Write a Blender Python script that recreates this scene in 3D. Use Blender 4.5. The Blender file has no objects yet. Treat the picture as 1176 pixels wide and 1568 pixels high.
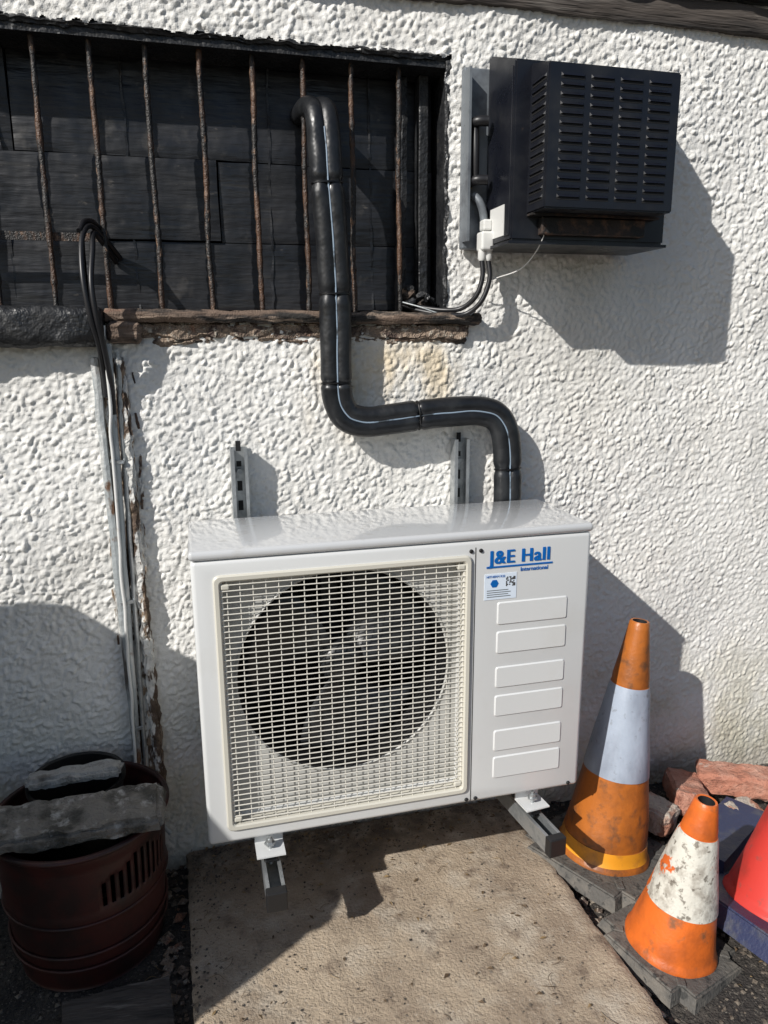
import bpy, bmesh, math, random
import numpy as np
from mathutils import Vector, Matrix, noise, Euler
random.seed(7); rng=np.random.default_rng(5)
S=bpy.context.scene
D=bpy.data
def link(o,parent=None):
    S.collection.objects.link(o)
    if parent: o.parent=parent
    return o
def empty(name):
    e=D.objects.new(name,None); e.empty_display_size=.1; return link(e)
# ---------------------------------------------------------------- materials
def M(name,col,rough=.6,metal=0.,layers=(),bumps=(),rvar=None,coat=0.,spec=.5):
    m=D.materials.new(name); m.use_nodes=True; nt=m.node_tree; N=nt.nodes; L=nt.links
    b=N['Principled BSDF']; b.inputs['Roughness'].default_value=rough; b.inputs['Metallic'].default_value=metal
    b.inputs['Specular IOR Level'].default_value=spec; b.inputs['Coat Weight'].default_value=coat
    tc=N.new('ShaderNodeTexCoord')
    def nz(scale,detail=3,stretch=None,dist=0.):
        t=N.new('ShaderNodeTexNoise'); t.inputs['Scale'].default_value=scale; t.inputs['Detail'].default_value=detail
        t.inputs['Roughness'].default_value=.6; t.inputs['Distortion'].default_value=dist
        if stretch:
            mp=N.new('ShaderNodeMapping'); mp.inputs['Scale'].default_value=stretch
            L.new(tc.outputs['Object'],mp.inputs['Vector']); L.new(mp.outputs[0],t.inputs['Vector'])
        else: L.new(tc.outputs['Object'],t.inputs['Vector'])
        return t.outputs['Fac']
    rgb=N.new('ShaderNodeRGB'); rgb.outputs[0].default_value=(*col,1); cur=rgb.outputs[0]
    for ly in layers:
        c,scale,lo,hi=ly[:4]; st=ly[4] if len(ly)>4 else None; amt=ly[5] if len(ly)>5 else 1.; zr=ly[6] if len(ly)>6 else None
        f=nz(scale,4,st); mr=N.new('ShaderNodeMapRange'); mr.inputs['From Min'].default_value=lo; mr.inputs['From Max'].default_value=hi
        mr.inputs['To Max'].default_value=amt; L.new(f,mr.inputs['Value']); fac=mr.outputs[0]
        if zr:
            sp=N.new('ShaderNodeSeparateXYZ'); L.new(tc.outputs['Object'],sp.inputs[0])
            for (ax,a,bb) in zr:
                m2=N.new('ShaderNodeMapRange'); m2.interpolation_type='SMOOTHSTEP'
                m2.inputs['From Min'].default_value=a; m2.inputs['From Max'].default_value=bb
                if a>bb:
                    m2.inputs['From Min'].default_value=bb; m2.inputs['From Max'].default_value=a; m2.inputs['To Min'].default_value=1; m2.inputs['To Max'].default_value=0
                L.new(sp.outputs[ax],m2.inputs['Value'])
                mu=N.new('ShaderNodeMath'); mu.operation='MULTIPLY'; L.new(fac,mu.inputs[0]); L.new(m2.outputs[0],mu.inputs[1]); fac=mu.outputs[0]
        mx=N.new('ShaderNodeMix'); mx.data_type='RGBA'; L.new(fac,mx.inputs['Factor']); L.new(cur,mx.inputs['A']); mx.inputs['B'].default_value=(*c,1)
        cur=mx.outputs['Result']
    L.new(cur,b.inputs['Base Color'])
    if rvar:
        f=nz(rvar[0],3); mr=N.new('ShaderNodeMapRange'); mr.inputs['From Min'].default_value=.35; mr.inputs['From Max'].default_value=.65
        mr.inputs['To Min'].default_value=rvar[1]; mr.inputs['To Max'].default_value=rvar[2]; L.new(f,mr.inputs['Value']); L.new(mr.outputs[0],b.inputs['Roughness'])
    prev=None
    for bmp in bumps:
        scale,dist=bmp[:2]
        f=nz(scale,2,bmp[2] if len(bmp)>2 else None); bp=N.new('ShaderNodeBump'); bp.inputs['Distance'].default_value=dist; bp.inputs['Strength'].default_value=1.
        L.new(f,bp.inputs['Height'])
        if prev: L.new(prev,bp.inputs['Normal'])
        prev=bp.outputs[0]
    if prev: L.new(prev,b.inputs['Normal'])
    return m
m_wall=M('white_render_paint',(.76,.75,.72),.75,layers=[
    ((.50,.45,.37),70.,.62,.72,None,.5),
    ((.64,.62,.58),2.5,.48,.68,None,.6),
    ((.62,.47,.25),9.,.44,.62,(1,1,.3),.6,((2,1.05,1.30),(2,1.40,1.32),(0,.25,.35),(0,.74,.66))),
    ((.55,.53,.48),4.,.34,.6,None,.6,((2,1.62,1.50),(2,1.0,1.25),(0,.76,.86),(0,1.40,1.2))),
    ((.50,.47,.35),5.,.35,.62,None,.75,((2,.60,.05),)),
    ((.36,.32,.26),4.,.30,.6,None,.85,((2,.22,.0),))],
    bumps=[(260,.0016)])
m_wallflat=M('white_render_far',(.75,.74,.71),.8,bumps=[(45,.02),(200,.003)])
m_black=M('black_masonry_paint',(.013,.014,.016),.5,layers=[((.03,.03,.03),14,.5,.7),((.10,.085,.065),50,.66,.76,None,.6)],bumps=[(60,.005)],rvar=(12,.35,.7))
m_board=M('black_painted_board',(.0075,.0085,.011),.45,layers=[((.020,.021,.025),5,.46,.66,(.5,1,1.5)),((.040,.038,.035),30,.58,.72,(.12,1,1.4),.6),((.10,.09,.08),55,.66,.75,(.5,1,1),.6),((.075,.07,.065),9,.61,.68,(1,1,.7),.5)],bumps=[(26,.0030,(.12,1,1.)),(90,.0018,(.15,1,1.)),(14,.004)],rvar=(9,.30,.58))
m_rust=M('rusty_black_bar',(.018,.016,.015),.5,layers=[((.085,.043,.024),30,.47,.60,(1,1,.3)),((.25,.155,.10),80,.57,.68,(1,1,.4),.8)],bumps=[(220,.003)])
m_sill=M('weathered_sill',(.15,.105,.078),.85,layers=[((.025,.022,.020),20,.47,.56,(.25,1,1)),((.33,.25,.19),60,.55,.68,(.12,1,1)),((.24,.12,.08),16,.62,.72,(.3,1,1))],bumps=[(70,.010,(.12,1,1)),(220,.003)])
m_mortar=M('broken_mortar',(.27,.205,.155),.9,layers=[((.08,.055,.045),25,.48,.6),((.45,.40,.33),60,.55,.66),((.27,.13,.08),12,.58,.68)],bumps=[(60,.012),(240,.004)])
m_wood=M('weathered_wood',(.075,.062,.053),.85,layers=[((.025,.022,.02),18,.45,.60,(.08,1,1)),((.19,.17,.15),50,.57,.7,(.05,1,1))],bumps=[(110,.006,(.06,1,1))])
m_soff=M('black_gutter_plastic',(.014,.014,.016),.5,layers=[((.07,.05,.035),30,.55,.7,(.2,1,1))])
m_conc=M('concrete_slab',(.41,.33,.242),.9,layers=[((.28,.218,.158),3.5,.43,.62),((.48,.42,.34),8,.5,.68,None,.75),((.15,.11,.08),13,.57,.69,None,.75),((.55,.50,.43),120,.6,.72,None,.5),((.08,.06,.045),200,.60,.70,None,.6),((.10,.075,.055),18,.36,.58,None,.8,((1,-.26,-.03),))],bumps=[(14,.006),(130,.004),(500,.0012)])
m_ground=M('gritty_ground',(.075,.065,.055),.95,layers=[((.035,.03,.027),5,.42,.62),((.20,.18,.15),150,.58,.70),((.02,.02,.018),60,.58,.68)],bumps=[(30,.02),(160,.008)])
m_peb=M('gravel_stone',(.14,.115,.09),.9,layers=[((.30,.26,.21),9,.52,.64),((.04,.035,.03),14,.50,.60)],bumps=[(300,.002)])
m_leaf=M('dry_leaf',(.10,.065,.035),.8,layers=[((.25,.17,.08),12,.5,.6)])
m_ac=M('white_enamel',(.63,.64,.64),.30,layers=[((.53,.52,.48),6,.55,.8,None,.4)],coat=.25)
m_actop=M('white_enamel_top',(.54,.55,.56),.14,layers=[((.40,.38,.34),30,.58,.75,(1,1,1),.45)],coat=.8)
m_cream=M('cream_plastic_grille',(.66,.635,.57),.45)
m_creamframe=M('cream_frame',(.58,.56,.49),.45)
m_inner=M('inner_white_panel',(.46,.46,.44),.5)
m_dark=M('dark_cavity',(.006,.006,.007),.7)
m_fan=M('fan_plastic',(.020,.022,.025),.35)
m_blue=M('logo_blue',(.0,.11,.40),.4)
m_label=M('sticker_white',(.66,.74,.84),.4)
m_seam=M('panel_gap',(.05,.05,.05),.7)
m_foam=M('black_pipe_lagging',(.010,.011,.013),.38,layers=[((.026,.028,.03),12,.52,.72),((.08,.075,.07),60,.66,.76,None,.4)],bumps=[(30,.0028)],rvar=(20,.30,.52))
m_tie=M('black_tape',(.005,.005,.006),.3)
m_line=M('grey_seam_cable',(.24,.31,.39),.35,layers=[((.05,.06,.07),14,.56,.64)])
m_galv=M('galvanised_steel',(.46,.48,.49),.42,.75,layers=[((.30,.32,.33),30,.45,.65)],bumps=[(200,.0006)],rvar=(30,.3,.55))
m_cap=M('black_end_cap',(.013,.013,.014),.45)
m_box=M('black_enamel_box',(.0065,.0075,.012),.34,layers=[((.016,.017,.02),7,.5,.7),((.06,.045,.035),45,.70,.78,None,.5)],rvar=(14,.26,.46))
m_boxrust=M('rusty_steel',(.028,.02,.017),.7,layers=[((.12,.065,.04),30,.48,.64),((.012,.012,.012),20,.5,.6)],bumps=[(160,.002)])
m_grey=M('grey_back_plate',(.18,.20,.22),.5,.2,layers=[((.10,.11,.125),12,.5,.65)])
m_whitepl=M('white_plastic',(.66,.66,.64),.4,layers=[((.45,.42,.36),60,.6,.7,None,.5)])
m_yel=M('yellow_tape',(.40,.30,.04),.5)
m_cable=M('black_cable',(.012,.012,.014),.4)
m_strip=M('grey_conduit_paint',(.40,.43,.44),.5,.2,layers=[((.13,.12,.11),18,.52,.62,(1,1,.25)),((.62,.62,.60),30,.54,.64,(1,1,.2)),((.16,.09,.055),26,.60,.66,(1,1,.4))],bumps=[(90,.002)])
m_batten=M('flaking_batten',(.62,.61,.58),.8,layers=[((.10,.068,.048),20,.49,.52,(1,1,.35)),((.26,.19,.13),50,.55,.61,(1,1,.4))],bumps=[(60,.006)])
m_orange=M('orange_cone_plastic',(.64,.135,.018),.42,layers=[((.40,.09,.018),12,.5,.7),((.14,.08,.045),22,.56,.70,None,.8)],bumps=[(80,.001)])
m_orange2=M('dark_orange_plastic',(.40,.12,.018),.42,layers=[((.21,.068,.016),12,.45,.7),((.07,.045,.03),25,.54,.72,None,.8)],bumps=[(80,.001)])
m_yelor=M('yellow_orange_plastic',(.70,.29,.02),.42,layers=[((.40,.16,.03),18,.5,.7)])
m_sleeve=M('reflective_sleeve',(.34,.39,.47),.42,layers=[((.22,.25,.31),9,.45,.65,(1,1,.4)),((.13,.12,.11),40,.60,.72,None,.6)],bumps=[(60,.001)])
m_tatter=M('tattered_sleeve',(.58,.56,.50),.55,layers=[((.30,.27,.23),26,.50,.64,None,.85),((.60,.12,.02),10.5,.60,.615),((.10,.08,.06),60,.58,.66,None,.8)],bumps=[(70,.002)])
m_rubber=M('cone_base_rubber',(.095,.09,.082),.8,layers=[((.16,.145,.125),15,.45,.65),((.04,.04,.038),50,.55,.65)],bumps=[(120,.003)])
m_red=M('red_cone_plastic',(.55,.045,.035),.42,layers=[((.38,.04,.03),12,.5,.7),((.2,.08,.07),35,.6,.72,None,.6)])
m_navy=M('navy_plastic',(.026,.035,.085),.5,layers=[((.07,.075,.095),20,.5,.7)],bumps=[(90,.002)])
m_brick=M('brick_rubble',(.42,.18,.12),.9,layers=[((.50,.28,.21),14,.45,.65),((.24,.10,.07),30,.56,.68),((.52,.45,.39),18,.62,.70)],bumps=[(70,.008),(300,.003)])
m_brickw=M('brick_mortared',(.46,.40,.34),.9,layers=[((.38,.18,.12),10,.48,.56),((.2,.16,.13),40,.6,.7)],bumps=[(60,.01),(300,.003)])
m_tub=M('dark_red_plastic',(.055,.013,.010),.5,layers=[((.025,.011,.009),12,.42,.62)])
m_blk=M('black_plastic',(.012,.012,.012),.45)
m_stone=M('old_stone_slab',(.19,.175,.155),.9,layers=[((.07,.065,.055),14,.45,.6),((.36,.35,.33),30,.56,.68)],bumps=[(45,.014),(220,.004)])
m_stonel=M('pale_stone_slab',(.34,.34,.33),.9,layers=[((.14,.13,.12),20,.5,.65)],bumps=[(45,.010),(220,.004)])
m_binbody=M('bin_plastic',(.03,.06,.045),.45)
# ---------------------------------------------------------------- mesh helpers
def mesh_obj(name,verts,faces,mat,parent=None,smooth=False):
    me=D.meshes.new(name); me.from_pydata([tuple(v) for v in verts],[],faces); me.update()
    if mat: me.materials.append(mat)
    if smooth: me.polygons.foreach_set('use_smooth',[True]*len(me.polygons))
    return link(D.objects.new(name,me),parent)
def from_bm(name,bm,mat,parent=None,smooth=False):
    me=D.meshes.new(name); bmesh.ops.recalc_face_normals(bm,faces=bm.faces[:]); bm.to_mesh(me); bm.free()
    if mat: me.materials.append(mat)
    if smooth: me.polygons.foreach_set('use_smooth',[True]*len(me.polygons))
    return link(D.objects.new(name,me),parent)
def box(name,x0,x1,y0,y1,z0,z1,mat,parent=None,bev=0.,seg=2,mtx=None):
    bm=bmesh.new(); bmesh.ops.create_cube(bm,size=1)
    for v in bm.verts: v.co=Vector(((x0+x1)/2+v.co.x*(x1-x0),(y0+y1)/2+v.co.y*(y1-y0),(z0+z1)/2+v.co.z*(z1-z0)))
    if bev: bmesh.ops.bevel(bm,geom=bm.edges[:],offset=bev,segments=seg,affect='EDGES',profile=.5)
    if mtx: bm.transform(mtx)
    return from_bm(name,bm,mat,parent,smooth=False)
def rough_box(name,c,size,rot,mat,parent=None,cell=.012,amp=.004,fr=25.,seed=0,sm=False):
    bm=bmesh.new(); n=[max(1,int(s/cell)) for s in size]; pts={}
    def vid(i,j,k):
        key=(i,j,k)
        if key not in pts:
            p=Vector((i/n[0]-.5,j/n[1]-.5,k/n[2]-.5)); q=Vector((p.x*size[0],p.y*size[1],p.z*size[2]))
            e=sum(1 for t in p if abs(abs(t)-.5)<1e-6)
            w=noise.noise_vector(q*fr+Vector((seed*7.3,seed*3.1,seed)))*amp+noise.noise_vector(q*fr*3+Vector((seed*2.3,5,seed)))*amp*.4
            if e>=2:
                q=q-Vector([math.copysign(min(amp*.9,s*.3),t) if abs(abs(t)-.5)<1e-6 else 0 for t,s in zip(p,size)])
            pts[key]=bm.verts.new(q+w)
        return pts[key]
    a,b,c3=n
    for i in range(a):
        for j in range(b):
            for k in (0,c3): bm.faces.new((vid(i,j,k),vid(i+1,j,k),vid(i+1,j+1,k),vid(i,j+1,k)))
    for i in range(a):
        for k in range(c3):
            for j in (0,b): bm.faces.new((vid(i,j,k),vid(i+1,j,k),vid(i+1,j,k+1),vid(i,j,k+1)))
    for j in range(b):
        for k in range(c3):
            for i in (0,a): bm.faces.new((vid(i,j,k),vid(i,j+1,k),vid(i,j+1,k+1),vid(i,j,k+1)))
    bm.transform(Matrix.Translation(c)@Euler(rot).to_matrix().to_4x4())
    ob=from_bm(name,bm,mat,parent,smooth=sm)
    if sm: ob.data.set_sharp_from_angle(angle=math.radians(45))
    return ob
def smooth_path(pts,sub=10):
    P=[Vector(p) for p in pts]
    if len(P)<3:
        return [P[0].lerp(P[-1],i/sub) for i in range(sub+1)]
    Q=[P[0]*2-P[1]]+P+[P[-1]*2-P[-2]]; out=[]
    for i in range(1,len(Q)-2):
        p0,p1,p2,p3=Q[i-1:i+3]
        for s in range(sub):
            t=s/sub; out.append(.5*((2*p1)+(p2-p0)*t+(2*p0-5*p1+4*p2-p3)*t*t+(3*p1-p0-3*p2+p3)*t**3))
    out.append(P[-1]); return out
class B:
    def __init__(s): s.v=[]; s.f=[]
    def box(s,x0,x1,y0,y1,z0,z1,mtx=None):
        o=len(s.v)
        vs=[Vector((x,y,z)) for x in(x0,x1) for y in(y0,y1) for z in(z0,z1)]
        if mtx: vs=[mtx@v for v in vs]
        s.v+=vs
        for f in((0,1,3,2),(4,6,7,5),(0,4,5,1),(2,3,7,6),(0,2,6,4),(1,5,7,3)): s.f.append(tuple(o+i for i in f))
    def tube(s,path,r,n=10,cap=True):
        o=len(s.v); m=len(path); up=None
        for i,p in enumerate(path):
            t=(path[min(i+1,m-1)]-path[max(i-1,0)]).normalized()
            if up is None:
                up=Vector((0,-1,0)) if abs(t.y)<.9 else Vector((0,0,1))
            up=(up-t*up.dot(t)).normalized(); sd=t.cross(up)
            rr=r(i/(m-1)) if callable(r) else r
            for k in range(n):
                a=2*math.pi*k/n; s.v.append(p+(up*math.cos(a)+sd*math.sin(a))*rr)
        for i in range(m-1):
            for k in range(n):
                a=o+i*n+k; b=o+i*n+(k+1)%n; s.f.append((a,b,b+n,a+n))
        if cap:
            s.f.append(tuple(o+k for k in range(n))); s.f.append(tuple(o+(m-1)*n+k for k in reversed(range(n))))
    def obj(s,name,mat,parent=None,smooth=False):
        ob=mesh_obj(name,s.v,s.f,mat,parent,smooth)
        bm=bmesh.new(); bm.from_mesh(ob.data); bmesh.ops.recalc_face_normals(bm,faces=bm.faces[:]); bm.to_mesh(ob.data); bm.free()
        if smooth: ob.data.set_sharp_from_angle(angle=math.radians(50))
        return ob
def tube(name,pts,r,mat,parent=None,sub=10,n=12,raw=False):
    b=B(); b.tube(pts if raw else smooth_path(pts,sub),r,n); return b.obj(name,mat,parent,True)
def lathe(name,prof,mat,parent=None,seg=56,mtx=None,mats=None,wob=0.):
    v=[];f=[];mi=[]
    for (r,z,*_) in prof:
        for k in range(seg):
            a=2*math.pi*k/seg; rr=r*(1+wob*noise.noise(Vector((math.cos(a)*1.5,math.sin(a)*1.5,z*8))))
            v.append(Vector((rr*math.cos(a),rr*math.sin(a),z)))
    for i in range(len(prof)-1):
        for k in range(seg):
            a=i*seg+k;b=i*seg+(k+1)%seg; f.append((a,b,b+seg,a+seg)); mi.append(prof[i][2] if len(prof[i])>2 else 0)
    if mtx: v=[mtx@p for p in v]
    ob=mesh_obj(name,v,f,None,parent,True)
    for m in (mats or [mat]): ob.data.materials.append(m)
    ob.data.polygons.foreach_set('material_index',mi)
    ob.data.set_sharp_from_angle(angle=math.radians(40))
    return ob
def bool_cut(ob,cut):
    md=ob.modifiers.new('b','BOOLEAN'); md.object=cut; md.operation='DIFFERENCE'; md.solver='EXACT'
    bpy.context.view_layer.update(); dg=bpy.context.evaluated_depsgraph_get()
    me=D.meshes.new_from_object(ob.evaluated_get(dg)); ob.modifiers.clear(); ob.data=me
    D.objects.remove(cut)
# ---------------------------------------------------------------- building wall
house=empty('rendered_building')
X0,X1,Z0,Z1=-.98,2.30,-.12,2.24; st=.003
nx=int((X1-X0)/st)+1; nz_=int((Z1-Z0)/st)+1
def fftnoise(shape,wl,aspect,ang,bw,seed):
    r=np.random.default_rng(seed).standard_normal(shape); F=np.fft.rfft2(r)
    kz=np.fft.fftfreq(shape[0],st)[:,None]; kx=np.fft.rfftfreq(shape[1],st)[None,:]
    ca,sa=math.cos(ang),math.sin(ang); u=(kx*ca+kz*sa)*aspect; w=(-kx*sa+kz*ca); k=np.sqrt(u*u+w*w); k0=1/wl
    F*=np.exp(-((k-k0)/(bw*k0))**2); n=np.fft.irfft2(F,s=shape); return n/n.std()
sh=(nz_,nx)
# individual trowelled dabs laid over each other
dab=np.zeros(sh); rg=np.random.default_rng(11)
area=(X1-X0)*(Z1-Z0); nd=int(area/(.0118*.0118)*1.05)
px_=rg.uniform(0,nx,nd); pz_=rg.uniform(0,nz_,nd); an=rg.normal(math.radians(50),.8,nd); la=rg.uniform(.0055,.0125,nd)/st; lb=la*rg.uniform(.38,.75,nd); hh=rg.uniform(.2,1.,nd)
R=5; gi=np.arange(-R,R+1)
for dz in gi:
    for dx in gi:
        ix=np.round(px_).astype(int)+dx; iz=np.round(pz_).astype(int)+dz
        ok=(ix>=0)&(ix<nx)&(iz>=0)&(iz<nz_)
        ux=ix-px_; uz=iz-pz_; c_,s_=np.cos(an),np.sin(an); a_=(ux*c_+uz*s_)/la; b_=(-ux*s_+uz*c_)/lb
        q_=np.clip(1-(a_*a_+b_*b_),0,None); val=hh*np.sqrt(q_)*(1-.25*b_)
        np.maximum.at(dab,(iz[ok],ix[ok]),val[ok])
n1=fftnoise(sh,.020,1.3,.8,.8,1); n2=fftnoise(sh,.008,1,0,.5,4); n3=fftnoise(sh,.6,1,0,.6,6); n4=fftnoise(sh,.09,1,0,.7,8)
xs=X0+np.arange(nx)*st; zs=Z0+np.arange(nz_)*st; XX,ZZ=np.meshgrid(xs,zs)
calm=1-.45*np.clip((XX-1.0)/.5,0,1)*np.clip((1.5-ZZ)/.6,0,1)
calm*=1-.5*np.exp(-((XX-1.1)/.22)**2-((ZZ-1.40)/.14)**2)
hgt=(.0046*dab*calm*(1+.25*n4)+.0006*n1+.0003*n2+.004*n3)
YY=-hgt
verts=np.stack([XX.ravel(),YY.ravel(),ZZ.ravel()],1)
ii=np.arange((nz_-1)*(nx-1)); r_=ii//(nx-1); c_=ii%(nx-1); v0=r_*nx+c_
faces=np.stack([v0,v0+1,v0+nx+1,v0+nx],1)
cx=XX.ravel()[v0]; cz=ZZ.ravel()[v0]; jit=(fftnoise(sh,.035,1,0,.4,9)*.003).ravel()[v0]
hole=(cx<.667+jit)&(cx>-.86)&(cz>1.405+jit)&(cz<2.022+jit)
faces=faces[~hole]
me=D.meshes.new('render_wall_face'); me.vertices.add(len(verts)); me.vertices.foreach_set('co',verts.ravel())
me.loops.add(len(faces)*4); me.loops.foreach_set('vertex_index',faces.ravel().astype(np.int32))
me.polygons.add(len(faces)); me.polygons.foreach_set('loop_start',np.arange(len(faces),dtype=np.int32)*4)
me.update(calc_edges=True); me.validate(); me.materials.append(m_wall)
me.polygons.foreach_set('use_smooth',[True]*len(me.polygons))
link(D.objects.new('front_wall',me),house)
box('wall_left',-5,-.98,0,.3,-.12,2.3,m_wallflat,house); box('wall_right',2.3,5,0,.3,-.12,2.3,m_wallflat,house)
box('side_wall_left',-5,-4.7,.3,5,-.12,2.3,m_wallflat,house); box('side_wall_right',4.7,5,.3,5,-.12,2.3,m_wallflat,house)
box('roof',-5.2,5.2,-.1,5.2,2.33,2.42,m_soff,house)
# window
box('lintel',-.98,.85,.006,.20,2.00,2.28,m_black,house)
rough_box('reveal_right',(.72,.11,1.72),(.10,.20,.66),(0,0,0),m_black,house,.014,.003,20,3)
box('reveal_left',-.98,-.84,.006,.2,1.38,2.03,m_black,house)
box('cavity_back',-.98,.8,.19,.21,1.35,2.05,m_dark,house)
rough_box('painted_edge_top',(-.10,.001,2.021),(1.55,.013,.013),(0,0,0),m_black,house,.006,.006,30,4)
rough_box('painted_edge_side',(.668,.001,1.72),(.011,.013,.60),(0,0,0),m_black,house,.006,.006,30,5)
k=0
for (za,zb,cuts) in ((1.44,1.602,(-.86,-.20,.665)),(1.602,1.788,(-.86,.12,.665)),(1.788,2.0,(-.86,-.33,.665))):
    for xa,xb in zip(cuts,cuts[1:]):
        rough_box('plank_%d'%k,((xa+xb)/2,.127+random.uniform(-.004,.004),(za+zb)/2),(xb-xa-.0005,.04,zb-za+.001),(random.uniform(-.035,.035),random.uniform(-.004,.004),random.uniform(-.006,.006)),m_board,house,.014,.0018,7,k,True); k+=1
for x in (-.62,-.36,-.085,.245,.50):   # rough vertical tar seams / battens between boards
    rough_box('batten_seam_%d'%k,(x,.1075,1.72),(.012,.010,.57),(0,random.uniform(-.02,.02),0),m_board,house,.008,.004,24,k,True); k+=1
bars=B()
for i in range(-7,8):
    x=-.028+i*.1165
    if x>.56: break
    ph=random.uniform(0,9); p=[]
    for j in range(15):
        z=1.40+.65*j/14; p.append(Vector((x+.004*noise.noise(Vector((ph,z*6,0))),.030+.004*noise.noise(Vector((ph,3,z*5))),z)))
    path=smooth_path(p,8); bars.tube(path,lambda t,ph=ph:.0064+.0022*noise.noise(Vector((ph,t*45,1))),8)
bars.obj('window_bars',m_rust,house,True)
cb=B(); cb.box(-.86,-.15,.036,.042,1.588,1.606); cb.obj('cross_bar',m_rust,house)
box('inner_frame',.615,.64,.06,.1,1.44,2.0,m_black,house,.003)
rough_box('frame_strip',(.575,.085,1.72),(.03,.02,.56),(0,.01,0),m_black,house,.012,.003,20,8)
for i in range(14):
    rough_box('reveal_rubble_%d'%i,(random.uniform(.58,.655),random.uniform(.02,.09),1.445+random.uniform(0,.05)),(random.uniform(.015,.04),.02,random.uniform(.015,.05)),(random.uniform(-1,1),random.uniform(-1,1),0),random.choice([m_black,m_sill,m_black]),house,.008,.005,40,i+140)
# sill
rough_box('sill_black',(-.58,.03,1.398),(.85,.19,.088),(0,0,0),m_black,house,.014,.006,18,21,True)
rough_box('sill_timber',(.30,.045,1.420),(.92,.16,.028),(0,.006,0),m_sill,house,.008,.005,20,22,True)
rough_box('sill_ledge',(.29,.055,1.388),(.88,.135,.046),(0,.008,0),m_mortar,house,.008,.010,28,23)
rough_box('sill_block',(-.115,.03,1.385),(.075,.15,.05),(0,0,0),m_sill,house,.009,.005,26,24)
for i in range(18):
    x=random.uniform(-.05,.72); rough_box('broken_edge_%d'%i,(x,-.001,1.368+random.uniform(-.008,.01)),(random.uniform(.03,.09),.018,random.uniform(.010,.022)),(0,random.uniform(-.2,.2),0),random.choice([m_mortar,m_sill,m_mortar]),house,.007,.005,40,i+40)
# fascia
rough_box('fascia_board',(.6,-.006,2.168),(3.4,.035,.074),(0,0,0),m_wood,house,.018,.005,12,31,True)
rough_box('fascia_upper',(.6,-.02,2.250),(3.4,.07,.085),(0,0,0),m_soff,house,.025,.006,14,32)
# ---------------------------------------------------------------- insulated pipe
pipe=empty('insulated_pipe')
ctr=[(.338,.10,1.900),(.344,.02,1.897),(.350,-.040,1.870),(.354,-.055,1.80),(.357,-.06,1.717),(.365,-.06,1.60),(.370,-.058,1.472),(.370,-.06,1.37),(.369,-.062,1.273),(.373,-.06,1.222),(.395,-.06,1.181),(.442,-.06,1.166),(.51,-.06,1.171),(.578,-.06,1.178),(.66,-.06,1.184),(.745,-.06,1.184),(.793,-.06,1.166),(.818,-.062,1.12),(.826,-.065,1.03),(.826,-.07,.90)]
path=smooth_path(ctr,14); mN=len(path)
def offs(path,d,dy=0):
    o=[]
    for i,p in enumerate(path):
        t=path[min(i+1,mN-1)]-path[max(i-1,0)]; t2=Vector((t.x,0,t.z))
        if t2.length<1e-4 or abs(t.y)>1.2*t2.length: nrm=Vector((1,0,0))
        else: nrm=Vector((-t2.z,0,t2.x)).normalized()
        o.append((p,nrm))
    last=None; res=[]
    for p,nn in o:
        if last and nn.dot(last)<0: nn=-nn
        last=nn if not last else (last*.75+nn*.25).normalized(); res.append(p+last*d+Vector((0,dy,0)))
    return res
joints=[]
for jz in ((.356,1.715),(.370,1.47),(.369,1.265),(.578,1.178),(.826,1.03)):
    joints.append(min(range(mN),key=lambda i:(path[i].x-jz[0])**2+(path[i].z-jz[1])**2))
def rad(t):
    i=t*(mN-1); d=min(abs(i-j) for j in joints); return .0232*(1-.22*math.exp(-(d/1.1)**2))*(1+.03*math.exp(-((d-3.)/1.5)**2))+.0014*noise.noise(Vector((t*16,3,1)))
for s_,nm in((1,'lagging_a'),(-1,'lagging_b')):
    b=B(); b.tube(offs(path,.0150*s_),rad,20); b.obj(nm,m_foam,pipe,True)
b=B(); ol=offs(path,0,-.0180); b.tube([p+Vector((.0015*noise.noise(Vector((i*.12,0,0))),0,.0015*noise.noise(Vector((i*.12,7,0))))) for i,p in enumerate(ol)][36:],.0022,8); b.obj('drain_line',m_line,pipe,True)
for q,j in enumerate(joints):
    b=B(); c=path[j]; t=(path[j+1]-path[j-1]).normalized(); nrm=Vector((t.z,0,-t.x)).normalized(); bn=Vector((0,1,0))
    ring=[]
    for k in range(33):
        a=2*math.pi*k/32; ring.append(c+nrm*(.0358*math.cos(a))+bn*(.0212*math.sin(a)))
    b.tube(ring,.0026,6,False); b.obj('cable_tie_%d'%q,m_tie,pipe,True)
# ---------------------------------------------------------------- AC
ac=empty('air_conditioning_unit')
FY=-.382; FC=(.321,.640); FR=.243
body=box('casing',0,.90,FY,-.10,.276,.930,m_ac,ac,.010,3)
cut=box('c',.052,.594,-.5,-.348,.318,.888,None,None,.012,2); bool_cut(body,cut)
bm=bmesh.new(); bmesh.ops.create_cone(bm,cap_ends=True,segments=96,radius1=FR+.004,radius2=FR+.004,depth=.25); bm.transform(Matrix.Translation((FC[0],-.245,FC[1]))@Matrix.Rotation(math.pi/2,4,'X'))
cut=from_bm('c',bm,None); bool_cut(body,cut)
for p in body.data.polygons: p.use_smooth=True
body.data.set_sharp_from_angle(angle=math.radians(35))
lid=box('top_cover',-.003,.903,FY-.003,-.096,.930,.951,m_actop,ac,.009,4)
for p in lid.data.polygons: p.use_smooth=True
lid.data.set_sharp_from_angle(angle=math.radians(45))
ip=box('inner_panel',.053,.593,-.3485,-.347,.319,.887,m_inner,ac)
bm=bmesh.new(); bmesh.ops.create_cone(bm,cap_ends=True,segments=96,radius1=FR,radius2=FR,depth=.1); bm.transform(Matrix.Translation((FC[0],-.348,FC[1]))@Matrix.Rotation(math.pi/2,4,'X'))
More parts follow.
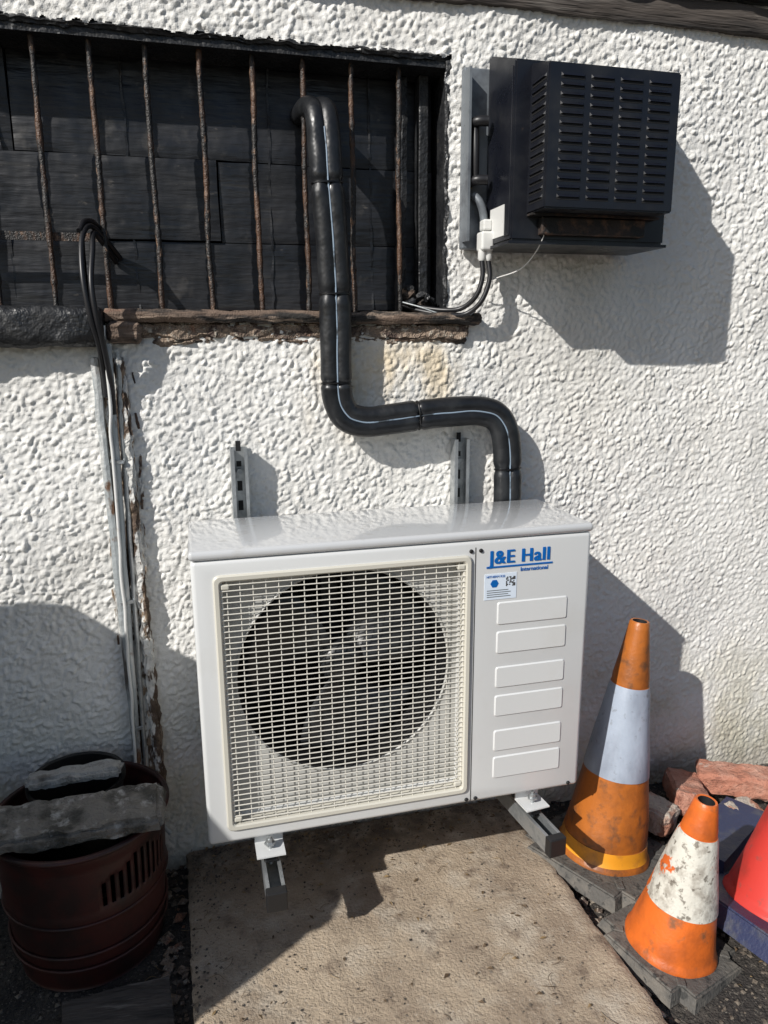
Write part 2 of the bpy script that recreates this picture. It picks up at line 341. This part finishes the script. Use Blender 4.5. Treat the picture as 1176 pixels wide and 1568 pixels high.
bool_cut(ip,from_bm('c',bm,None))
RX=Matrix.Translation((FC[0],-.348,FC[1]))@Matrix.Rotation(math.pi/2,4,'X')
lathe('bellmouth',[(FR,-.0,0),(FR+.002,.003,0),(FR-.001,.005,0),(FR-.004,.002,1),(FR-.007,-.02,1),(FR-.007,-.10,1),(FR,-.22,1)],None,ac,80,RX,mats=[m_inner,m_dark])
lathe('cavity',[(FR+.0015,-.02),(FR+.0015,-.215),(.0,-.216)],m_dark,ac,64,RX)
b=B()
for i in range(60):
    x=.10+.0075*i; h=math.sqrt(max(0,.225**2-(x-.321)**2)); b.box(x,x+.0015,-.155,-.14,.640-h,.640+h)
b.obj('coil_fins',m_dark,ac)
fv=[];ff=[]
for q in range(3):
    a0=q*2*math.pi/3+.5; o=len(fv); nr=10; na=10
    for i in range(nr+1):
        rr=.045+(.222-.045)*i/nr
        for j in range(na+1):
            t=j/na; sweep=.35*(i/nr)**1.5; a=a0+sweep+(t-.5)*(1.25+.35*i/nr)
            dep=-.05-.055*t+.012*math.sin(t*math.pi)
            fv.append(RX@Vector((rr*math.cos(a),rr*math.sin(a),dep)))
    for i in range(nr):
        for j in range(na):
            a=o+i*(na+1)+j; ff.append((a,a+1,a+na+2,a+na+1))
fan=mesh_obj('fan_blades',fv,ff,m_fan,ac,True); sd=fan.modifiers.new('s','SOLIDIFY'); sd.thickness=.003
lathe('fan_hub',[(.0,-.030),(.025,-.031),(.042,-.038),(.05,-.05),(.05,-.11)],m_fan,ac,40,RX)
box('motor_mount',.30,.34,-.17,-.165,.42,.87,m_fan,ac)
def ring_frame(name,x0,x1,z0,z1,w,y0,y1,mat,parent,bev=.003,rc=.014,fill=False):
    bm=bmesh.new()
    def rr(x0,x1,z0,z1,r,y):
        out=[]
        for (cx_,cz_,a0) in((x1-r,z1-r,0),(x0+r,z1-r,90),(x0+r,z0+r,180),(x1-r,z0+r,270)):
            for i in range(5):
                a=math.radians(a0+i*22.5); out.append(bm.verts.new((cx_+r*math.cos(a),y,cz_+r*math.sin(a))))
        return out
    L=[rr(x0,x1,z0,z1,rc,y1),rr(x0,x1,z0,z1,rc,y0+bev),rr(x0+bev,x1-bev,z0+bev,z1-bev,max(.001,rc-.002),y0)]
    if not fill: L+=[rr(x0+w-bev,x1-w+bev,z0+w-bev,z1-w+bev,max(.001,rc-.005),y0),rr(x0+w,x1-w,z0+w,z1-w,max(.001,rc-.006),y0+bev),rr(x0+w,x1-w,z0+w,z1-w,max(.001,rc-.006),y1)]
    for a,b_ in zip(L,L[1:]):
        n=len(a)
        for i in range(n): bm.faces.new((a[i],a[(i+1)%n],b_[(i+1)%n],b_[i]))
    if fill: bm.faces.new(L[-1])
    ob=from_bm(name,bm,mat,parent,True); ob.data.set_sharp_from_angle(angle=math.radians(30)); return ob
ring_frame('grille_frame',.042,.604,.308,.898,.014,FY-.007,-.352,m_creamframe,ac)
g=B()
nh=44
for i in range(nh):
    z=.330+(.876-.330)*i/(nh-1)
    g.tube([Vector((.052,FY-.0015,z)),Vector((.594,FY-.0015,z))],.00135,6,False)
for i in range(20):
    x=.070+(.576-.070)*i/19
    g.tube([Vector((x,FY+.0015,.318)),Vector((x,FY+.0015,.888))],.0012,6,False)
for x in(.058,.588): g.tube([Vector((x,FY+.002,.318)),Vector((x,FY+.002,.888))],.003,6,False)
g.obj('grille_wires',m_cream,ac,True)
for i,(x,z) in enumerate([(.066,.334),(.580,.334),(.066,.872),(.580,.872)]):
    box('grille_clip_%d'%i,x-.009,x+.009,FY-.004,FY+.012,z-.006,z+.006,m_creamframe,ac,.003)
box('panel_seam',.6125,.6145,FY-.0006,FY+.004,.282,.914,m_seam,ac)
for i,(x,z) in enumerate([(.603,.906),(.626,.906),(.603,.287),(.626,.287),(.872,.287)]): 
    lathe('screw_%d'%i,[(.0,.004),(.003,.0038),(.0045,.002),(.0048,0)],m_dark,ac,16,Matrix.Translation((x,FY,z))@Matrix.Rotation(math.pi/2,4,'X'))
for i,(zt,zb) in enumerate([(.781,.725),(.710,.654),(.622,.568),(.550,.495),(.460,.404),(.390,.332)]):
    ring_frame('embossed_panel_%d'%i,.668,.845,zb,zt,.0035,FY-.0028,FY+.002,m_ac,ac,.0030,.006,True)
def text(name,s,x,z,size,mat,off=0.,parent=ac,sx=1.,y=-.0008):
    c=D.curves.new(name,'FONT'); c.body=s; c.size=size; c.offset=off; c.extrude=.0003; c.materials.append(mat)
    o=D.objects.new(name,c); link(o,parent); o.location=(x,FY+y,z); o.rotation_euler=(math.pi/2,0,0); o.scale=(sx,1,1); return o
for i in range(5):
    t_=text('logo_text_%d'%i,'J&E Hall',.645+i*.0009,.8726+(.0005 if i%2 else 0),.044,m_blue,.0,sx=.94,y=-.0008-.0001*i); t_.data.space_character=1.10
box('logo_bar',.640,.802,FY-.0012,FY+.001,.8628,.8668,m_blue,ac)
for i in range(2): text('logo_subtext_%d'%i,'International',.722+i*.0005,.8505,.0135,m_blue,.0,y=-.0008-.0001*i)
box('sticker',.636,.714,FY-.0010,FY+.001,.788,.849,m_label,ac)
text('sticker_text','HITHERM R32',.640,.840,.0075,m_blue,.0).location.y=FY-.0015
b=B()
for i in range(9):
    for j in range(9):
        if random.random()<.5 or (i in(0,8) and j<3): b.box(.688+i*.0025,.6905+i*.0025,FY-.0016,FY,.818+j*.0025,.8205+j*.0025)
b.obj('sticker_code',m_seam,ac)
lathe('sticker_badge',[(.0,.0016),(.010,.0016),(.0102,0)],m_blue,ac,6,Matrix.Translation((.660,FY,.826))@Matrix.Rotation(math.pi/2,4,'X'))
b=B(); 
for i in range(4): b.box(.642,.70-.006*(i%2),FY-.0014,FY,.794+i*.005,.7958+i*.005)
b.obj('sticker_lines',m_grey,ac)
# ---------------------------------------------------------------- brackets
def channel(b,cx,y0,y1,z0,z1,w):
    t=.0025
    b.box(cx-w/2,cx+w/2,-.012-t,-.012,z0,z1)
    for s_ in(-1,1):
        xx=cx+s_*(w/2-t/2); b.box(xx-t/2,xx+t/2,y1,-.012-t,z0,z1)
        xi=cx+s_*(w/2-.005); b.box(xi-.004,xi+.004,y1-t,y1,z0,z1)
def bracket(name,xw,xa,xb):
    e=empty(name); b=B(); channel(b,xw,0,-.044,.16,1.11,.042); b.obj('wall_rail',m_galv,e)
    b=B()
    for i in range(19): b.box(xw-.006,xw+.006,-.0155,-.0142,.2+i*.05,.225+i*.05)
    b.obj('slots',m_dark,e)
    lathe('bolt',[(.0,.012),(.008,.012),(.009,0),(.013,0),(.013,-.003)],m_galv,e,6,Matrix.Translation((xw,-.016,1.05))@Matrix.Rotation(math.pi/2,4,'X'))
    ang=math.atan2(xb-xa,.43); M4=Matrix.Translation((xa,-.045,.176))@Matrix.Rotation(ang,4,'Z')
    b=B(); t=.0025; Ln=.43; b.box(-.0205,.0205,-Ln,0,0,t,M4)
    for s_ in(-1,1):
        b.box(s_*.0205-(t if s_>0 else 0),s_*.0205+(t if s_<0 else 0),-Ln,0,t,.041,M4)
        b.box(min(s_*.0205,s_*.0125),max(s_*.0205,s_*.0125),-Ln,0,.041,.041+t,M4)
    b.obj('arm',m_galv,e)
    box('end_cap',-.0225,.0225,-Ln-.022,-Ln+.001,-.002,.0455,m_cap,e,.003,2,M4)
    b=B(); b.box(-.02,.02,-.10,-.03,-.002,-.0,M4); b.obj('gusset',m_galv,e)
    for k,yy in enumerate((-.335,-.09)):
        M5=M4@Matrix.Translation((0,yy,0))
        box('rubber_mount_%d'%k,-.016,.016,-.018,.018,.0445,.066,m_cap,e,.004,2,M5)
        lathe('stud_%d'%k,[(.0,.10),(.004,.10),(.004,.03)],m_galv,e,12,M5)
        lathe('nut_%d'%k,[(.0,.094),(.007,.094),(.008,.090),(.008,.085),(.013,.0845),(.013,.081)],m_galv,e,6,M5)
        b=B(); b.box(-.032,.032,-.028,.030,.066,.0695,M5); b.obj('foot_%d'%k,m_ac,e)
        b=B(); b.box(-.032,.032,.026,.030,.0695,.102,M5); b.obj('foot_web_%d'%k,m_ac,e)
    return e
bracket('wall_bracket',.128,.130,.134); bracket('wall_bracket',.705,.742,.79)
# ---------------------------------------------------------------- condenser box upper right
cb_=empty('louvred_condenser_box')
box('back_plate',.700,1.15,-.030,-.006,1.585,1.995,m_grey,cb_,.004)
box('back_plate_flange',.700,.706,-.065,-.030,1.60,1.985,m_grey,cb_)
def wedge(name,x0,x1,ya,yb,z0,zta,ztb,mat,parent,bev=.004):
    bm=bmesh.new(); vs=[bm.verts.new(p) for p in[(x0,ya,z0),(x1,ya,z0),(x1,yb,z0),(x0,yb,z0),(x0,ya,zta),(x1,ya,zta),(x1,yb,ztb),(x0,yb,ztb)]]
    for f in((0,1,2,3),(4,5,6,7),(0,1,5,4),(1,2,6,5),(2,3,7,6),(3,0,4,7)): bm.faces.new([vs[i] for i in f])
    bmesh.ops.recalc_face_normals(bm,faces=bm.faces[:]); bmesh.ops.bevel(bm,geom=bm.edges[:],offset=bev,segments=2,affect='EDGES'); return from_bm(name,bm,mat,parent)
wedge('housing',.762,1.165,-.028,-.185,1.588,2.022,1.966,m_box,cb_)
wedge('hood',.800,1.122,-.180,-.272,1.645,1.960,1.936,m_box,cb_,.003)
box('bottom_lip',.755,1.170,-.19,-.02,1.580,1.5865,m_box,cb_)
box('side_flange',.7595,.763,-.175,-.150,1.60,1.955,m_box,cb_,.001)
box('rusty_bottom',.83,1.10,-.205,-.183,1.600,1.638,m_boxrust,cb_,.003)
box('drip_rail',.80,1.13,-.215,-.183,1.640,1.6445,m_boxrust,cb_)
lv=B(); ld=B()
for c in range(4):
    xa=.829+c*.071; xb=xa+.056
    for r in range(14):
        z=1.668+r*.0186; o=len(lv.v); y=-.272
        lv.v+=[Vector((xa,y,z+.007)),Vector((xb,y,z+.007)),Vector((xb-.004,y-.004,z+.001)),Vector((xa+.004,y-.004,z+.001)),Vector((xa,y,z)),Vector((xb,y,z))]
        lv.f+=[(o,o+1,o+2,o+3),(o+3,o+2,o+5,o+4),(o,o+3,o+4),(o+1,o+5,o+2)]
        ld.box(xa,xb,y-.0006,y+.001,z-.005,z)
ya,yb=-.262,-.195
for r in range(14):
    z=1.668+r*.0186; x=.800; o=len(lv.v)
    lv.v+=[Vector((x,ya,z+.007)),Vector((x,yb,z+.007)),Vector((x-.004,yb-.004,z+.001)),Vector((x-.004,ya+.004,z+.001)),Vector((x,ya,z)),Vector((x,yb,z))]
    lv.f+=[(o,o+1,o+2,o+3),(o+3,o+2,o+5,o+4),(o,o+3,o+4),(o+1,o+5,o+2)]
    ld.box(x-.0006,x+.001,ya,yb,z-.005,z)
lv.obj('louvres',m_box,cb_); ld.obj('louvre_slots',m_dark,cb_)
box('rating_label',.7605,.763,-.145,-.062,1.603,1.672,m_whitepl,cb_)
for k,z in enumerate((1.865,1.735)):
    tube('handle_%d'%k,[(.711,-.030,z),(.722,-.060,z+.004),(.748,-.070,z+.004)],.012,m_cable,cb_)
    tube('yellow_band_%d'%k,[(.712,-.034,z+.001),(.7145,-.041,z+.002)],.0128,m_yel,cb_,4)
tube('riser_pipe',[(.722,-.05,1.86),(.722,-.055,1.80),(.724,-.05,1.74)],.009,m_cable,cb_)
tube('elbow',[(.724,-.04,1.71),(.738,-.05,1.69),(.748,-.05,1.66),(.750,-.05,1.62)],.010,m_grey,cb_)
box('gland_box',.733,.766,-.080,-.040,1.577,1.622,m_whitepl,cb_,.006,3)
for i,x in enumerate((.741,.758)): lathe('gland_%d'%i,[(.010,.022),(.010,.0),(.007,-.006),(.0,-.006)],m_whitepl,cb_,16,Matrix.Translation((x,-.062,1.560)))
box('gland_upper',.739,.761,-.075,-.045,1.624,1.65,m_whitepl,cb_,.004)
cab=empty('power_cable')
tube('cable_a',[(.741,-.062,1.558),(.742,-.066,1.515),(.728,-.06,1.47),(.70,-.035,1.442),(.66,-.012,1.438),(.61,.03,1.447),(.58,.08,1.46)],.0062,m_cable,cab)
tube('cable_b',[(.758,-.062,1.558),(.760,-.068,1.51),(.742,-.062,1.458),(.71,-.04,1.428),(.66,-.02,1.426),(.60,.03,1.44),(.57,.08,1.455)],.0062,m_cable,cab)
tube('thin_white_wire',[(.838,-.19,1.64),(.842,-.192,1.60),(.838,-.15,1.56),(.82,-.11,1.53),(.785,-.06,1.515),(.74,-.03,1.50)],.0015,m_whitepl,cab)
tube('loose_wire',[(.74,-.03,1.435),(.70,-.03,1.415),(.64,-.025,1.43),(.60,-.01,1.445),(.56,.03,1.46)],.0018,m_strip,cab)
# ---------------------------------------------------------------- conduit left
cd=empty('cable_conduit')
def cx_at(z): return -.152-.017*(1.31-z)/1.12
def vline(dx,y,za,zb,seed,w=.002,n=24):
    return [(cx_at(za+(zb-za)*i/n)+dx+w*noise.noise(Vector((seed,i*.45,0))),y+.002*noise.noise(Vector((seed,4,i*.4))),za+(zb-za)*i/n) for i in range(n+1)]
rough_box('trunking',(cx_at(.75)-.016,-.016,.755),(.020,.022,1.15),(0,-.0155,0),m_strip,cd,.010,.0020,18,61)
rough_box('batten',(cx_at(.75)+.036,-.014,.75),(.024,.030,1.16),(0,-.0155,0),m_batten,cd,.006,.0065,40,62)
rough_box('backing_strip',(cx_at(.75)+.008,-.008,.75),(.050,.010,1.16),(0,-.0155,0),m_batten,cd,.010,.0030,24,63)
tube('steel_pipe',vline(-.001,-.030,1.36,.12,3),.0085,m_strip,cd,4)
tube('thin_pipe',vline(.017,-.026,1.34,.16,5,.003),.0055,m_galv,cd,4)
tube('grey_cable',vline(-.006,-.042,1.40,.25,9,.010),.0038,m_whitepl,cd,4)
tube('tail',[(cx_at(.3)+.02,-.024,.34),(-.150,-.03,.22),(-.130,-.045,.14),(-.10,-.06,.10)],.006,m_strip,cd)
for i,z in enumerate((1.09,.74,.40)):
    rough_box('clip_%d'%i,(cx_at(z)+.002,-.036,z),(.034,.012,.009),(0,random.uniform(-.25,.25),0),m_galv,cd,.006,.0015,30,70+i)
for i in range(20):
    z=.30+i*.05+random.uniform(-.03,.03)
    rough_box('loose_flake_%d'%i,(cx_at(z)+random.choice([-.029,.050,.050]),-.008,z),(.010,.008,random.uniform(.02,.07)),(0,random.uniform(-.2,.2),0),random.choice([m_batten,m_rust,m_mortar]),cd,.006,.003,40,80+i)
tube('black_cable_a',[(-.12,.10,1.56),(-.150,.03,1.60),(-.172,-.01,1.615),(-.185,-.05,1.58),(-.186,-.085,1.50),(-.178,-.088,1.42),(-.168,-.07,1.36),(-.166,-.040,1.30),(-.165,-.034,1.24)],.0062,m_cable,cd)
tube('black_cable_b',[(-.13,.10,1.55),(-.150,.03,1.585),(-.164,-.01,1.60),(-.165,-.05,1.56),(-.170,-.085,1.49),(-.166,-.088,1.42),(-.157,-.07,1.35),(-.152,-.040,1.27),(-.152,-.034,1.2)],.0062,m_cable,cd)
tube('black_cable_c',[(-.14,.10,1.57),(-.160,.03,1.622),(-.18,-.01,1.625),(-.19,-.04,1.60)],.0062,m_cable,cd)
# ---------------------------------------------------------------- ground
gs=60
mesh_obj('ground',[(-gs,-gs,-.05),(gs,-gs,-.05),(gs,gs,-.05),(-gs,gs,-.05)],[(0,1,2,3)],m_ground)
sx0,sx1,sy0,sy1=-.065,.872,-1.75,-.012; q=.010
nxs=int((sx1-sx0)/q); nys=int((sy1-sy0)/q); v=[];f=[]
def edge_j(t,s): return .004*noise.noise(Vector((t*9,s,0)))+.006*noise.noise(Vector((t*45,s,3)))
for j in range(nys+1):
    y=sy0+(sy1-sy0)*j/nys
    a=sx0+.015*(y/-.6)+edge_j(y,1); b2=sx1+.02*(y/-.8)+edge_j(y,7)
    for i in range(nxs+1):
        x=a+(b2-a)*i/nxs; e=min(i,nxs-i,j)
        z=.004*noise.noise(Vector((x*4,y*4,0)))+.0015*noise.noise(Vector((x*30,y*30,0)))-(.008 if e==0 else .002 if e==1 else 0)
        v.append((x,y,z))
for j in range(nys):
    for i in range(nxs): a=j*(nxs+1)+i; f.append((a,a+1,a+nxs+2,a+nxs+1))
ring=[i for i in range(nxs+1)]+[j*(nxs+1)+nxs for j in range(1,nys+1)]+[nys*(nxs+1)+i for i in range(nxs-1,-1,-1)]+[j*(nxs+1) for j in range(nys-1,0,-1)]
o=len(v)
for r in ring: v.append((v[r][0],v[r][1],-.06))
for i in range(len(ring)):
    a=ring[i];b_=ring[(i+1)%len(ring)]; f.append((a,o+i,o+(i+1)%len(ring),b_))
mesh_obj('concrete_path',v,f,m_conc,None,True).data.set_sharp_from_angle(angle=math.radians(50))
def pebbles(name,n,fn,mat,smin,smax,flat=.6):
    V=[];F=[]
    for _ in range(n):
        x,y,z=fn(); s=smin+(smax-smin)*random.random()**2.5; o=len(V); R=Euler((random.uniform(0,6),random.uniform(0,6),random.uniform(0,6))).to_matrix()
        for d in((1,0,0),(-1,0,0),(0,1,0),(0,-1,0),(0,0,1),(0,0,-1)):
            p=R@(Vector(d)*s*random.uniform(.6,1.15)); V.append((x+p.x,y+p.y,z+p.z*flat+s*.3))
        for a in(0,1):
            for b_ in(2,3):
                for c in(4,5): F.append((o+a,o+b_,o+c))
    return mesh_obj(name,V,F,mat)
def on_slab():
    r=random.random()
    if r<.45: return (random.uniform(-.05,.86),-.02-abs(random.gauss(0,.10)),.0)
    if r<.6: return (-.055+abs(random.gauss(0,.05)),random.uniform(-1.,0),.0)
    return (random.uniform(-.05,.87),random.uniform(-1.2,-.03),.0)
pebbles('gravel',3800,on_slab,m_peb,.0010,.0048)
def on_gr():
    r=random.random()
    if r<.7: return (random.uniform(.89,2.2),random.uniform(-1.3,-.0),-.05)
    return (random.uniform(-.75,-.07),random.uniform(-1.2,.0),-.05)
pebbles('gravel',8000,on_gr,m_peb,.0015,.011)
pebbles('rubble',230,lambda:(random.choice([random.uniform(.885,.94),random.uniform(-.12,-.065),random.uniform(-.12,-.065)]),random.uniform(-1.1,0),-.045),m_mortar,.006,.022)
V=[];F=[]
for _ in range(520):
    if random.random()<.6: x,y,z=random.uniform(-.05,.86),random.uniform(-1.1,-.02) if random.random()<.5 else -abs(random.gauss(0,.07))-.015,.004
    else: x,y,z=random.uniform(.9,2),random.uniform(-1.,0),-.044
    s=random.uniform(.003,.010); a=random.uniform(0,6.3); o=len(V); ca,sa=math.cos(a)*s,math.sin(a)*s; lift=random.uniform(.0,.006)
    V+=[(x-ca,y-sa,z),(x+sa*.4,y-ca*.4,z+lift),(x+ca,y+sa,z),(x-sa*.4,y+ca*.4,z+lift*.5)]; F.append((o,o+1,o+2,o+3))
mesh_obj('leaf_litter',V,F,m_leaf)
tw=B()
for _ in range(80):
    x,y=(random.uniform(-.05,.86),random.uniform(-.95,-.03)) if random.random()<.6 else (random.uniform(-.2,-.07),random.uniform(-.7,0)); z=.004 if x>-.06 else -.04
    a=random.uniform(0,6.3); l=random.uniform(.012,.045); p=[Vector((x,y,z)),Vector((x+math.cos(a)*l*.5,y+math.sin(a)*l*.5,z+random.uniform(0,.006))),Vector((x+math.cos(a+.4)*l,y+math.sin(a+.4)*l,z))]
    tw.tube(smooth_path(p,3),.0007,4)
tw.obj('twigs',m_leaf)
# ---------------------------------------------------------------- cones
def cone(name,base,tilt,h,rb,rt,prof_m,mats,plate,pz,pmat):
    e=empty(name); M4=Matrix.Translation(base)@Euler(tilt).to_matrix().to_4x4()
    pr=[(rb*1.06,pz,0),(rb*1.05,pz+.008,0)]
    n=34
    def mi(t):
        for (tt,m) in prof_m:
            if t<tt: return m
        return prof_m[-1][1]
    z0=pz+.014
    for i in range(n+1):
        t=i/n; r=rb+(rt-rb)*t; m=mi(t+.5/n)
        if i and mi((i-.5)/n)!=m:
            pr.append((r,z0+(h-z0)*t,m)); r2=r+(.0018 if m in(1,) else -.0018) ; pr.append((r2+0,z0+(h-z0)*t+.0006,m)); continue
        pr.append((r+(.0018 if m==1 else 0),z0+(h-z0)*t,m))
    pr+= [(rt*.9,h+.004,0),(rt*.72,h+.003,3),(rt*.7,h-.04,3),(0.0,h-.041,3)]
    lathe('cone_body',pr,None,e,56,M4,mats=mats,wob=.035)
    s=plate[0]/2; bmx=M4@Matrix.Rotation(plate[1],4,'Z')
    bm=bmesh.new(); bmesh.ops.create_cube(bm,size=1)
    for v_ in bm.verts:
        k_=1.0 if v_.co.z<0 else .93; v_.co=Vector((v_.co.x*2*s*k_,v_.co.y*2*s*k_,(v_.co.z+.5)*pz))
    vert=[e_ for e_ in bm.edges if abs(e_.verts[0].co.z-e_.verts[1].co.z)>pz*.5]
    bmesh.ops.bevel(bm,geom=vert,offset=.035,segments=4,affect='EDGES')
    bmesh.ops.bevel(bm,geom=[e_ for e_ in bm.edges if e_.verts[0].co.z>pz*.9 and e_.verts[1].co.z>pz*.9],offset=.004,segments=2,affect='EDGES')
    bm.transform(bmx); from_bm('base_plate',bm,pmat,e)
    for i in range(4):
        a=i*math.pi/2; box('grip_%d'%i,s*.80,s*.98,-.010,.010,pz-.001,pz+.004,pmat,e,.002,1,bmx@Matrix.Rotation(a+.785,4,'Z'))
    return e
cone('traffic_cone',(1.05,-.275,-.05),(math.radians(-2),math.radians(7),0),.69,.118,.026,[(.06,4),(.34,0),(.75,1),(1.1,2)],[m_orange2,m_sleeve,m_orange2,m_dark,m_yelor],(.36,.5),.035,m_rubber)
cone('traffic_cone',(1.03,-.605,-.05),(math.radians(2),math.radians(7.5),0),.405,.098,.026,[(.30,0),(.78,1),(1.1,2)],[m_orange,m_tatter,m_orange,m_dark],(.27,.35),.032,m_rubber)
cone('traffic_cone',(1.345,-.61,-.05),(math.radians(-8),math.radians(17),0),.45,.135,.05,[(.8,0),(1.1,0)],[m_red,m_sleeve,m_red,m_dark],(.42,.15),.050,m_navy)
rough_box('plastic_barrier_foot',(1.40,-.335,-.010),(.30,.12,.08),(0,0,.5),m_navy,None,.02,.002,12,5,True)
rough_box('brick',(1.262,-.215,.01),(.10,.10,.075),(.1,.1,.6),m_brickw,None,.008,.006,34,11,True)
rough_box('brick',(1.405,-.155,.02),(.19,.10,.068),(.1,.15,1.15),m_brick,None,.008,.005,34,12,True)
rough_box('brick',(1.58,-.15,.03),(.215,.10,.068),(.0,-.1,-.65),m_brick,None,.008,.005,34,13,True)
rough_box('brick',(1.52,-.27,-.01),(.12,.10,.065),(.2,.1,.3),m_brickw,None,.008,.006,34,14,True)
# ---------------------------------------------------------------- tub, bucket, stones
tub=empty('plastic_tub')
seg=120; rows=30; V=[];F=[]; tc_=Vector((-.285,-.205,-.045)); H=.355
for j in range(rows+1):
    t=j/rows; r=.160+.024*t+(.006 if t>.93 else 0)+(.003 if .50<t<.54 else 0)+.006*math.sin(t*3.1)
    for k in range(seg): a=2*math.pi*k/seg; V.append((tc_.x+r*math.cos(a),tc_.y+r*math.sin(a),tc_.z+H*t))
for j in range(rows):
    for k in range(seg):
        kk=(k-96)%seg
        if 0<=kk<20 and kk%2==0 and 18<=j<=25-abs(kk-10)//3: continue
        a=j*seg+k;b_=j*seg+(k+1)%seg; F.append((a,b_,b_+seg,a+seg))
F.append(tuple(range(seg)))
t_=mesh_obj('tub_wall',V,F,m_tub,tub,True); sd=t_.modifiers.new('s','SOLIDIFY'); sd.thickness=.004
for zz in(.02,.055,.135,.305): 
    r=.160+.024*((zz+.045)/H)+.009; b=B(); b.tube([Vector((tc_.x+r*math.cos(a/48*2*math.pi),tc_.y+r*math.sin(a/48*2*math.pi),zz)) for a in range(49)],.006 if zz>.2 else .0035,8,False); b.obj('rim',m_tub,tub,True)
lathe('black_bucket',[(.0,.10),(.085,.10),(.105,.345),(.112,.348),(.112,.335),(.106,.335),(.0855,.09),(0,.09)],m_blk,None,48,Matrix.Translation((-.30,-.135,0)))
rough_box('stone_slab',(-.335,-.295,.338),(.48,.13,.040),(.10,-.02,-.02),m_stone,None,.009,.009,22,91,True)
rough_box('stone_slab',(-.30,-.150,.362),(.21,.07,.024),(-.2,.0,.04),m_stonel,None,.008,.008,26,92,True)
rough_box('timber_board',(-.20,-.52,-.005),(.22,.16,.02),(.25,.1,.15),m_wood,None,.014,.003,14,93)
# off-frame bin to the left (casts the big shadow)
bn=empty('wheeled_waste_bin')
prof=[(-.37,.12),(-.37,1.225),(-.40,1.255),(-.49,1.262),(-.55,1.315),(-.62,1.335),(-.72,1.31),(-.84,1.24),(-.98,1.146),(-1.02,1.10),(-1.12,1.04),(-1.127,.95),(-1.10,.12)]
v=[(-.9,y,z) for y,z in prof]+[(-1.95,y,z) for y,z in prof]; n=len(prof)
f=[tuple(range(n)),tuple(reversed(range(n,2*n)))]+[(i,n+i,n+(i+1)%n,(i+1)%n) for i in range(n)]
mesh_obj('bin_shell',v,f,m_binbody,bn)
for i,(x,y) in enumerate(((-1.0,-.47),(-1.0,-1.0),(-1.85,-.47),(-1.85,-1.0))):
    lathe('castor_%d'%i,[(0,-.02),(.08,-.02),(.085,-.01),(.085,.01),(.08,.02),(0,.02)],m_blk,bn,32,Matrix.Translation((x,y,.035))@Matrix.Rotation(math.pi/2,4,'Y'))
box('bin_handle',-1.9,-.95,-1.16,-1.13,.93,.96,m_blk,bn,.008); box('lid_lip',-1.96,-.89,-1.135,-1.115,.98,1.02,m_blk,bn,.004)
# ---------------------------------------------------------------- light
wd=D.worlds.new("World"); S.world=wd; wd.use_nodes=True; nt=wd.node_tree
sky=nt.nodes.new('ShaderNodeTexSky'); sky.sky_type='NISHITA'; sky.sun_disc=False
sd_=Vector((1.5,1.,-1.3)).normalized()
sky.sun_elevation=math.asin(-sd_.z); sky.sun_rotation=math.atan2(-sd_.x,-sd_.y)%(2*math.pi)
nt.links.new(sky.outputs[0],nt.nodes['Background'].inputs['Color']); nt.nodes['Background'].inputs['Strength'].default_value=.078
sl=D.lights.new('sun','SUN'); sl.energy=4.9; sl.angle=math.radians(.53); sl.color=(1.,.965,.91)
so=D.objects.new('sun',sl); link(so); so.rotation_euler=sd_.to_track_quat('-Z','Y').to_euler(); so.location=(-3,-3,4)
# ---------------------------------------------------------------- camera
yaw,pitch,roll=.2529,.2248,-.0069
fw=Vector((math.sin(yaw)*math.cos(pitch),math.cos(yaw)*math.cos(pitch),-math.sin(pitch)))
r0=Vector((math.cos(yaw),-math.sin(yaw),0)); u0=r0.cross(fw)
r=math.cos(roll)*r0+math.sin(roll)*u0; u=-math.sin(roll)*r0+math.cos(roll)*u0
cam=D.cameras.new('camera'); cam.lens=1126/1568*36; cam.sensor_width=36; cam.clip_start=.02; cam.clip_end=300
co=D.objects.new('camera',cam); link(co)
mm=Matrix((( r.x,u.x,-fw.x,.024),(r.y,u.y,-fw.y,-1.852),(r.z,u.z,-fw.z,1.3554),(0,0,0,1))); co.matrix_world=mm
S.camera=co
S.view_settings.view_transform='Standard'; S.view_settings.look='None'; S.view_settings.exposure=0
